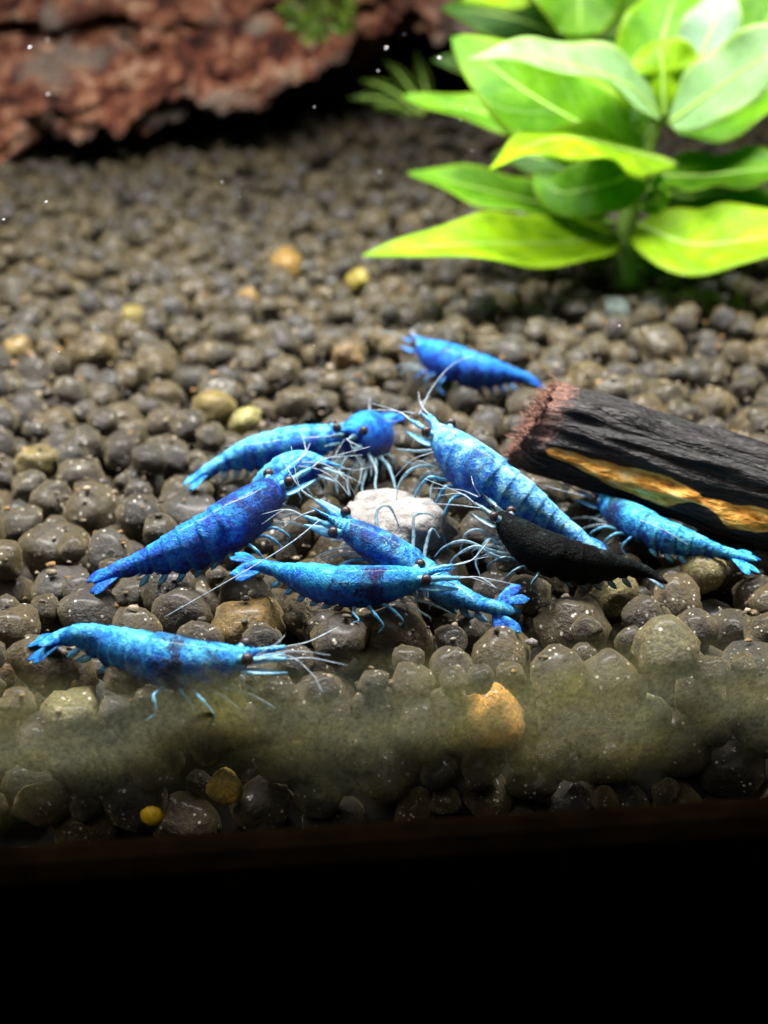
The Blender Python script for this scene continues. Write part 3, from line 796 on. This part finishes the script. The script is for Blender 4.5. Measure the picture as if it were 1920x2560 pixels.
def shrimp(name, label, spine, mats, up=(0, 0, 1), fat=1.0, spread=1.0, antennae=(), legs=True, group='blue shrimp crowding round the white stone', eyes=1.0, seed=1, fan=1.0, whisk=1.0, leg_reach=1.0, hang=False, tail=None, extra=()):
    """spine: points in cm from the head front to the tail tip"""
    r = random.Random(seed)
    body_m, limb_m, veil_m = mats
    S = catmull(spine, 200)
    Ld = np.linalg.norm(np.diff(S, axis=0), axis=1); L_ = Ld.sum()
    cum = np.concatenate([[0], np.cumsum(Ld)]) / L_
    up = np.asarray(up, dtype=float)
    def frame(u):
        if u < 0:
            T = unit(S[8] - S[0]); p = S[0] + T * u * L_
        else:
            p = np.array([np.interp(u, cum, S[:, k]) for k in range(3)])
            a = np.array([np.interp(max(0, u - .03), cum, S[:, k]) for k in range(3)]); b = np.array([np.interp(min(1, u + .03), cum, S[:, k]) for k in range(3)])
            T = unit(b - a)
        sd = unit(np.cross(T, up)); u2 = unit(np.cross(sd, T))
        return p, T, sd, u2
    root_p = S[100].copy(); root_p[2] = min(0.0, S[:, 2].min())
    root = empty(name, root_p); tag(root, label, 'shrimp', group)
    NS, NR = 190, 32
    V, al, bk, sm, eg = [], [], [], [], []
    for i in range(NS):
        u = -.15 + 1.15 * i / (NS - 1)
        p, T, sd, u2 = frame(u)
        hu, hd, ww, co = (np.interp(u, US, q) for q in (HU, HD, WW, CO))
        k = 1.0; kd = 1.0; seam = 0.0; edge = 0.0
        for a, b in zip(SEG[:-1], SEG[1:]):
            if a <= u < b:
                f = (u - a) / (b - a)
                k = 1 + 0.075 * f ** 1.3 - 0.02; kd = 0.90 + 0.32 * math.sin(math.pi * f) ** 0.8; edge = f ** 5
                seam = max(0, 1 - (f) * 9)
        if u < .40: k = 1 + .022 * max(0, (u - .3) / .1) ** 2
        if u > .39 and u < .40: seam = .8
        hu *= k * fat; ww *= k * fat; hd *= k * kd * fat
        if -.14 < u < .10: hu += 0.007 * max(0, math.sin(u * 300)) * (1 if u < .06 else .4)      # teeth on the crest
        for j in range(NR):
            a = 2 * math.pi * j / NR
            cs, sn = math.cos(a), math.sin(a)
            e = 0.82 if cs < 0 else 1.0
            x = ww * math.copysign(abs(sn) ** e, sn)
            y = hu * cs if cs > 0 else hd * math.copysign(abs(cs) ** 0.9, cs)
            q = p + (sd * x + u2 * (y + co * fat)) * L_
            V.append(q); al.append(u); bk.append(cs); sm.append(seam); eg.append(edge)
    Fq = [(i * NR + j, i * NR + (j + 1) % NR, (i + 1) * NR + (j + 1) % NR, (i + 1) * NR + j) for i in range(NS - 1) for j in range(NR)]
    Fq += [tuple(range(NR - 1, -1, -1)), tuple(range((NS - 1) * NR, NS * NR))]
    mesh_obj('body', V, Fq, body_m, root, root_p, attrs={'along': al, 'back': bk, 'seam': sm, 'margin': eg})
    def loc(u, x, y): 
        p, T, sd, u2 = frame(u)
        return p + (sd * x + u2 * y) * L_ * fat
    # tail fan
    p0, T, sd, u2 = frame(.875)
    for sgn in (-1, 1):
        for ang, ln, wd in ((20, .155, .026), (46, .145, .030)):
            a = math.radians(ang * spread) * sgn
            d = unit(T * math.cos(a) + sd * math.sin(a) - u2 * 0.10)
            sx = unit(np.cross(d, u2)); n_ = unit(np.cross(sx, d))
            V, Fq = [], []; n1, m1 = 14, 8
            st_ = p0 + sd * sgn * .022 * L_ - u2 * .012 * L_
            al, bk = [], []
            for i in range(n1):
                f = i / (n1 - 1)
                hw = wd * L_ * fan * (0.25 + 0.75 * math.sin(min(1, f * 1.35) * math.pi / 2)) * (1 - max(0, (f - .72) / .28) ** 2.4 * 0.92)
                c = st_ + d * ln * L_ * fan * f + n_ * 0.012 * L_ * math.sin(f * 3)
                for j in range(m1):
                    th = 2 * math.pi * j / m1
                    V.append(c + sx * hw * math.cos(th) + n_ * 0.006 * L_ * math.sin(th)); al.append(.9); bk.append(.4)
            Fq = [(i * m1 + j, i * m1 + (j + 1) % m1, (i + 1) * m1 + (j + 1) % m1, (i + 1) * m1 + j) for i in range(n1 - 1) for j in range(m1)]
            Fq += [tuple(range(m1 - 1, -1, -1)), tuple(range((n1 - 1) * m1, n1 * m1))]
            mesh_obj('tail_blade', V, Fq, tail or body_m, root, root_p, attrs={'along': al, 'back': bk, 'seam': [0.0] * len(V)})
    # eyes on stalks
    for sgn in (-1, 1):
        a = loc(.045, sgn * .030, .028); b = loc(.018, sgn * .050, .036)
        sv2, sf2 = tube(catmull([a, (a + b) / 2, b], 6), np.linspace(.020, .018, 6) * L_, 8)
        v, f = ico(3); v = v * np.array([1.0, 1.0, 1.08]) * .026 * L_ * eyes + b + (b - a) * .25
        e = mesh_obj('eye', v, f, M_EYE, root, root_p)
        mesh_obj('eye_stalk', sv2, sf2, limb_m, e, root_p)
    # antennal scales, antennules
    p, T, sd, u2 = frame(.02); fw = -T
    for sgn in (-1, 1):
        st_ = loc(.04, sgn * .034, -.020)
        d = unit(fw + sd * sgn * .20 - u2 * .05)
        sx = unit(np.cross(d, u2)); V = []
        for i in range(10):
            f = i / 9; hw = .025 * L_ * (math.sin(math.pi * (0.15 + .85 * f) ** .8) + .12)
            c = st_ + d * .19 * L_ * f
            for j in range(8):
                th = 2 * math.pi * j / 8
                V.append(c + sx * hw * math.cos(th) + u2 * .007 * L_ * math.sin(th))
        Fq = [(i * 8 + j, i * 8 + (j + 1) % 8, (i + 1) * 8 + (j + 1) % 8, (i + 1) * 8 + j) for i in range(9) for j in range(8)]
        Fq += [tuple(range(7, -1, -1)), tuple(range(72, 80))]
        mesh_obj('antennal_scale', V, Fq, limb_m, root, root_p)
        # jointed antennule base with two short whips
        st_ = loc(.02, sgn * .020, .008)
        d = unit(fw + sd * sgn * .16 + u2 * .06)
        e_ = st_ + d * .17 * L_
        n_ = 14
        rad = np.array([.018 * (1 - .45 * k / 13) * (1.22 if k in (4, 5, 9, 10) else 1) for k in range(n_)]) * L_
        an = mesh_obj('antennule', *tube(catmull([st_, (st_ + e_) / 2 + u2 * .005 * L_, e_], n_), rad, 8), limb_m, root, root_p)
        for w_ in range(2):
            d2 = unit(d + sd * sgn * (.25 + .3 * w_) + u2 * r.uniform(-.1, .45))
            tip = e_ + d2 * L_ * r.uniform(.18, .32) * whisk - u2 * .04 * L_
            mesh_obj('flagellum', *tube(catmull([e_, e_ + d * .10 * L_ * whisk, tip], 12), np.linspace(.0035, .0015, 12) * L_, 5), M_ANT, an, root_p)
    for A_ in antennae:
        P = catmull([np.asarray(q, dtype=float) for q in A_], 40)
        mesh_obj('antenna', *tube(P, np.linspace(.0065, .003, 40), 6), M_ANT, root, root_p)
    # mouthparts: a hanging veil of small limbs under the head
    for sgn in (-1, 1):
        for k in range(3):
            a = loc(.06 + .035 * k, sgn * .030, -.060)
            b = a + (fw * (.07 - .02 * k) - u2 * .05 + sd * sgn * .02) * L_
            c = b + (fw * .02 - u2 * .055 - sd * sgn * .015) * L_
            mesh_obj('mouthpart', *tube(catmull([a, b, c], 10), np.linspace(.010, .004, 10) * L_, 6), veil_m, root, root_p)
    # walking legs
    if legs:
        for sgn in (-1, 1):
            for k in range(5):
                a = loc(.13 + .05 * k, sgn * .040, -.085)
                ahead = (.20, .16, .10, .04, -.05)[k] * r.uniform(.7, 1.3)
                out_ = (.03, .05, .07, .08, .08)[k] * r.uniform(.7, 1.3) * leg_reach
                T_ = frame(.2)[1]; sd_ = frame(.2)[2]
                sdh = unit(np.array([sd_[0], sd_[1], 0.25 * sd_[2]])); fh = -unit(np.array([T_[0], T_[1], 0.3 * T_[2]]))
                knee = a + (sdh * sgn * out_ + fh * ahead * .55) * L_; knee[2] += (.015 - .02 * (k < 2)) * L_
                foot = a + (sdh * sgn * out_ * 1.2 + fh * ahead * 1.1) * L_
                gz = ground_z(foot[0], foot[1])
                foot[2] = min(a[2] - .03 * L_, max(gz - .01, a[2] - (.085 if not hang else .26) * L_))
                anl = knee * .45 + foot * .55 + (sdh * sgn * .02 + fh * .03) * L_
                P = catmull([a, (a + knee) / 2 + np.array([0, 0, .01]), knee, anl, foot], 22)
                rad = np.interp(np.linspace(0, 1, 22), [0, .18, .22, .26, .48, .52, .56, .85, 1], [.011, .009, .0115, .008, .008, .0105, .0065, .0045, .0025]) * L_
                mesh_obj('leg', *tube(P, rad, 6), limb_m if k > 1 else veil_m, root, root_p)
    for E_ in extra:                                         # legs stretched out to the food
        P = catmull(E_, 24); rad = np.interp(np.linspace(0, 1, 24), [0, .3, .34, .38, .64, .68, .72, 1], [.011, .009, .012, .0085, .0075, .0095, .006, .003]) * L_
        mesh_obj('leg', *tube(P, rad, 6), limb_w, root, root_p)
    # swimmerets
    for sgn in (-1, 1):
        for k in range(5):
            u = .445 + .078 * k
            p, T, sd, u2 = frame(u)
            hd = np.interp(u, US, HD)
            a = p + (sd * sgn * .035 - u2 * hd * .92 * fat) * L_
            d = unit(T * .85 - u2 * .6 + sd * sgn * .1)
            P = np.array([a + d * .075 * L_ * f for f in np.linspace(0, 1, 8)])
            mesh_obj('swimmeret', *tube(P, np.array([.006, .012, .016, .017, .016, .013, .009, .003]) * L_, 6), limb_m, root, root_p)
    return root

# pigments
azure = shrimp_mat('shrimp_azure', (0.08, 0.50, 0.78), (0.006, 0.23, 0.68), (0.004, 0.09, 0.52), bias=0.0, blotch=(.24, .10, .95), seed=1)
cerulean = shrimp_mat('shrimp_cerulean', (0.04, 0.44, 0.78), (0.004, 0.22, 0.70), (0.003, 0.08, 0.54), navy=(0.002, 0.004, 0.10), bias=0.0, blotch=(.28, .14, 1.0), seed=2)
cobalt = shrimp_mat('shrimp_cobalt', (0.02, 0.34, 0.78), (0.003, 0.15, 0.68), (0.002, 0.042, 0.46), navy=(0.003, 0.02, 0.14), bias=-0.08, blotch=(.22, .12, .95), seed=3)
speckled = shrimp_mat('shrimp_speckled', (0.10, 0.50, 0.80), (0.006, 0.20, 0.68), (0.003, 0.06, 0.45), navy=(0.002, 0.004, 0.12), bias=0.02, blotch=(.18, .12, .85), seed=4, speck=.9)
banded = shrimp_mat('shrimp_banded', (0.12, 0.56, 0.80), (0.008, 0.25, 0.72), (0.004, 0.07, 0.58), bias=0.02, blotch=(.2, .05, .1), bands=.10, seed=5)
royal = shrimp_mat('shrimp_royal', (0.02, 0.32, 0.78), (0.003, 0.14, 0.68), (0.003, 0.048, 0.50), bias=-0.05, blotch=(.5, .05, .0), seed=6)
frosted = shrimp_mat('shrimp_frosted', (0.24, 0.60, 0.80), (0.02, 0.25, 0.72), (0.006, 0.09, 0.60), bias=0.02, blotch=(.22, .05, .6), seed=7, speck=.8)
black = shrimp_mat('shrimp_black', (0.006, 0.012, 0.012), (0.002, 0.003, 0.003), (0.001, 0.001, 0.001), navy=(0.035, 0.07, 0.07), bias=-0.1, blotch=(-.02, .09, .9), seed=8, speck=.0, spec=.07, rough=.45, coat=0.0)
teal = shrimp_mat('shrimp_teal', (0.10, 0.60, 0.76), (0.010, 0.28, 0.68), (0.003, 0.05, 0.36), bias=0.03, blotch=(.2, .12, .9), seed=9, speck=.6)
limb_c = limb_mat('limb_cyan', (0.02, 0.20, 0.50), (0.18, 0.58, 0.76), .85)
limb_b = limb_mat('limb_blue', (0.01, 0.10, 0.50), (0.08, 0.36, 0.72))
limb_w = limb_mat('limb_pale', (0.08, 0.22, 0.34), (0.38, 0.58, 0.66), .6)
limb_k = limb_mat('limb_dusky', (0.02, 0.06, 0.09), (0.12, 0.26, 0.32))
veil_w = limb_mat('veil', (0.12, 0.20, 0.26), (0.40, 0.52, 0.58), .45)
H = at_h
def Yp(px, py, Y): return at_y(px, py, Y)

shrimp('shrimp', 'light azure shrimp alone by the glass with a dark saddle patch',
       [H(625, 1650, .21), H(560, 1655, .21), H(480, 1658, .21), H(400, 1645, .21), H(330, 1628, .21), H(262, 1603, .23), H(205, 1586, .30), H(150, 1596, .21), H(100, 1616, .26)], (azure, limb_c, veil_w), fat=1.1, seed=11, spread=.7,
       antennae=[[H(640, 1650, .36), H(720, 1640, .36), H(780, 1685, .28), H(806, 1730, .2)], [H(640, 1640, .4), H(740, 1628, .42), H(825, 1638, .38)], [H(640, 1640, .4), H(690, 1610, .5), H(712, 1588, .5)]])
shrimp('shrimp', 'sky blue shrimp with a navy speckled saddle lying across another shrimp',
       [H(1062, 1445, .46), H(1000, 1452, .46), H(930, 1462, .44), H(850, 1462, .44), H(780, 1448, .41), H(720, 1432, .38), H(672, 1418, .37), H(630, 1414, .40), H(590, 1424, .38)], (cerulean, limb_c, veil_w), fat=1.0, seed=12, up=(0, -.25, 1), spread=.7,
       antennae=[[H(1100, 1440, .42), H(1180, 1445, .4), H(1240, 1470, .3)], [H(1100, 1445, .42), H(1150, 1470, .42), H(1185, 1500, .4)]])
shrimp('shrimp', 'long speckled blue shrimp with its head raised beside the white stone',
       [H(845, 1310, .68), H(910, 1345, .58), H(985, 1392, .42), H(1060, 1440, .24), H(1120, 1478, .17), H(1180, 1502, .15), H(1235, 1518, .18), H(1300, 1528, .12)], (speckled, limb_c, veil_w), up=(-.35, -.75, 1), fat=1.05, seed=13, spread=1.15,
       extra=[[Yp(968, 1372, 9.75), Yp(942, 1310, 9.9), Yp(946, 1272, 10.0), Yp(975, 1268, 10.0), Yp(1004, 1330, 10.0)], [Yp(1030, 1400, 9.7), Yp(1034, 1340, 9.9), Yp(1036, 1290, 10.0), Yp(1070, 1284, 10.05), Yp(1092, 1298, 10.1)], [Yp(1058, 1410, 9.7), Yp(1066, 1360, 9.85), Yp(1080, 1322, 9.95), Yp(1100, 1345, 9.95)]],
       antennae=[[H(800, 1300, .75), H(720, 1362, .6), H(600, 1435, .4), H(412, 1542, .15)], [H(790, 1275, .8), H(750, 1290, .75), H(690, 1330, .6)]])
shrimp('shrimp', 'deep cobalt shrimp climbing toward the stone with its tail on open gravel',
       [H(705, 1212, .78), H(660, 1245, .72), H(610, 1285, .64), H(550, 1325, .55), H(480, 1358, .46), H(410, 1385, .38), H(350, 1405, .32), H(290, 1428, .26), H(232, 1455, .18)], (cobalt, limb_c, veil_w), up=(-.1, -.15, 1), fat=1.22, seed=14, spread=.45,
       antennae=[[H(700, 1195, .85), H(620, 1240, .9), H(568, 1262, .88), H(490, 1312, .7)], [H(745, 1165, .85), H(800, 1175, .85), H(845, 1205, .75), H(872, 1238, .65)], [H(745, 1155, .88), H(810, 1160, .85), H(860, 1195, .8), H(890, 1240, .6)]])
shrimp('shrimp', 'pale banded shrimp stretched out behind the deep cobalt one',
       [H(852, 1082, .70), H(810, 1095, .68), H(755, 1108, .62), H(700, 1118, .55), H(640, 1128, .48), H(590, 1142, .40), H(545, 1162, .32), H(505, 1185, .24), H(472, 1208, .15)], (banded, limb_w, veil_w), fat=1.14, seed=15, spread=.4,
       antennae=[[H(700, 1100, .9), H(640, 1110, .9), H(560, 1115, .85)]])
shrimp('shrimp', 'royal blue shrimp seen head on above the white stone',
       [Yp(872, 1098, 11.65), Yp(895, 1092, 11.95), Yp(918, 1088, 12.25), Yp(940, 1090, 12.6), Yp(952, 1085, 12.9), Yp(960, 1070, 13.15), Yp(968, 1052, 13.3), Yp(980, 1042, 13.35), Yp(995, 1038, 13.4)], (royal, limb_k, veil_w), fat=1.5, seed=16, spread=.6,
       extra=[[Yp(905, 1128, 11.8), Yp(880, 1165, 11.6), Yp(868, 1205, 11.4), Yp(875, 1240, 11.2)], [Yp(930, 1140, 11.9), Yp(915, 1180, 11.7), Yp(905, 1225, 11.4), Yp(920, 1262, 11.1)], [Yp(945, 1145, 12.0), Yp(968, 1160, 11.8), Yp(985, 1205, 11.4), Yp(990, 1245, 11.1)], [Yp(920, 1135, 11.8), Yp(940, 1175, 11.6), Yp(938, 1215, 11.4), Yp(950, 1250, 11.2)], [Yp(890, 1125, 11.7), Yp(862, 1150, 11.5), Yp(840, 1200, 11.3), Yp(845, 1235, 11.2)]],
       antennae=[[Yp(862, 1098, 11.6), Yp(842, 1130, 11.4), Yp(822, 1170, 11.3)], [Yp(872, 1098, 11.6), Yp(885, 1130, 11.4), Yp(905, 1165, 11.3)]])
shrimp('shrimp', 'blue shrimp squeezed between the deep cobalt and the pale banded shrimp',
       [Yp(812, 1172, 10.95), Yp(785, 1166, 11.0), Yp(750, 1170, 11.05), Yp(715, 1184, 11.1), Yp(680, 1205, 11.15), Yp(645, 1228, 11.2), Yp(610, 1252, 11.2), Yp(570, 1275, 11.2)], (banded, limb_w, veil_w), fat=1.6, seed=17, spread=.5,
       antennae=[])
shrimp('shrimp', 'frosted light blue shrimp with its head up by the branch end',
       [H(1092, 1088, 1.08), H(1130, 1120, 1.02), H(1180, 1165, .90), H(1240, 1210, .76), H(1300, 1248, .64), H(1360, 1285, .52), H(1415, 1320, .42), H(1460, 1355, .32), H(1498, 1382, .25)], (frosted, limb_c, veil_w), up=(.1, -.35, 1), fat=1.32, seed=18, spread=.4, leg_reach=1.3, hang=True,
       extra=[[Yp(1140, 1165, 11.0), Yp(1090, 1165, 10.9), Yp(1035, 1170, 10.8), Yp(1000, 1205, 10.7), Yp(990, 1250, 10.6)], [Yp(1150, 1185, 10.9), Yp(1110, 1180, 10.8), Yp(1080, 1215, 10.7), Yp(1075, 1262, 10.5)], [Yp(1090, 1125, 11.2), Yp(1040, 1128, 11.2), Yp(990, 1122, 11.2)], [Yp(1100, 1150, 11.1), Yp(1060, 1165, 11.0), Yp(1005, 1152, 11.0)]],
       antennae=[[H(1048, 1036, 1.2), H(1080, 970, 1.3), H(1130, 912, 1.35), H(1190, 886, 1.3)], [H(1040, 1034, 1.2), H(1010, 1030, 1.2), H(985, 1040, 1.15)], [H(1085, 1130, 1.0), H(1030, 1150, .9), H(985, 1195, .7)]])
shrimp('shrimp', 'nearly black shrimp lying in front of the frosted light blue one',
       [H(1248, 1298, .60), H(1290, 1332, .54), H(1340, 1368, .46), H(1400, 1392, .40), H(1460, 1405, .34), H(1520, 1412, .28), H(1570, 1418, .24), H(1615, 1432, .18), H(1668, 1458, .1)], (black, limb_k, veil_w), fat=1.13, seed=19, spread=.3, fan=.8, tail=limb_w,
       extra=[[Yp(1262, 1385, 9.75), Yp(1215, 1372, 9.6), Yp(1160, 1352, 9.6), Yp(1112, 1366, 9.6), Yp(1086, 1392, 9.65)], [Yp(1270, 1400, 9.7), Yp(1225, 1385, 9.5), Yp(1190, 1365, 9.5), Yp(1140, 1390, 9.5), Yp(1118, 1420, 9.55)], [Yp(1250, 1350, 9.9), Yp(1200, 1325, 9.9), Yp(1165, 1335, 9.9), Yp(1150, 1380, 9.9)], [Yp(1255, 1370, 9.8), Yp(1222, 1350, 9.75), Yp(1190, 1400, 9.7), Yp(1200, 1440, 9.6)]], up=(.1, -.1, 1),
       antennae=[[H(1195, 1242, .75), H(1150, 1225, .75), H(1075, 1220, .7)], [H(1200, 1240, .75), H(1185, 1215, .9), H(1178, 1190, .95)], [H(1200, 1270, .7), H(1130, 1262, .65), H(1020, 1256, .6)]])
shrimp('shrimp', 'teal shrimp with open tail fan half under the dark branch',
       [H(1500, 1254, .26), H(1545, 1279, .26), H(1598, 1306, .25), H(1650, 1332, .24), H(1700, 1347, .23), H(1750, 1362, .21), H(1800, 1378, .18), H(1850, 1392, .15), H(1892, 1402, .12)], (teal, limb_c, veil_w), fat=.95, seed=20, spread=1.1, fan=1.05,
       antennae=[[H(1600, 1300, .45), H(1660, 1325, .45), H(1720, 1362, .35)], [H(1460, 1240, .4), H(1400, 1225, .45), H(1362, 1214, .45)]])
shrimp('shrimp', 'plain royal blue shrimp walking on the gravel behind the branch end',
       [H(1052, 868, .55), H(1085, 888, .52), H(1130, 905, .48), H(1180, 920, .43), H(1225, 928, .38), H(1265, 934, .32), H(1300, 942, .26), H(1330, 952, .18), H(1352, 962, .1)], (royal, limb_b, veil_w), fat=1.2, seed=21, spread=.4, group='blue shrimp on the gravel',
       antennae=[])

# ------------------------------------------------------------------ flakes drifting in the water
t = NT('flake'); t.set(color=(0.85, 0.87, 0.9), rough=0.5); M_FLAKE = t.m
r = random.Random(9)
for (x, y, Y, s) in [(118, 100, 17, .035), (75, 118, 15, .05), (120, 235, 16, .035), (785, 268, 14, .03), (965, 120, 16, .06), (945, 178, 15, .035), (1012, 85, 16, .03), (1098, 143, 15, .05), (950, 430, 16, .06), (1180, 378, 15, .03), (1183, 408, 15, .04), (10, 548, 12, .035), (118, 505, 12, .04), (145, 880, 11, .04), (600, 493, 13, .02), (1548, 815, 12, .03), (1710, 690, 14, .03), (785, 865, 11.5, .03), (555, 455, 14, .03), (1165, 275, 15, .03), (1152, 300, 15, .02)]:
    c = at_y(x, y, Y)
    v = np.array([[r.gauss(0, 1) for _ in range(3)] for _ in range(8)]) * s * np.array([.8, .5, .6])
    bm = bmesh.new()
    for q in v: bm.verts.new(q)
    bmesh.ops.convex_hull(bm, input=bm.verts); bm.verts.index_update()
    loose = [q for q in bm.verts if not q.link_faces]
    for q in loose: bm.verts.remove(q)
    bm.verts.index_update()
    vv = np.array([q.co[:] for q in bm.verts]) * .34 + c; ff = [tuple(q.index for q in f.verts) for f in bm.faces]; bm.free()
    o = mesh_obj('floating_flake', vv, ff, M_FLAKE, origin=c, smooth=False)
    tag(o, 'tiny white flake drifting in the water', 'flake', 'white flakes drifting in the water')
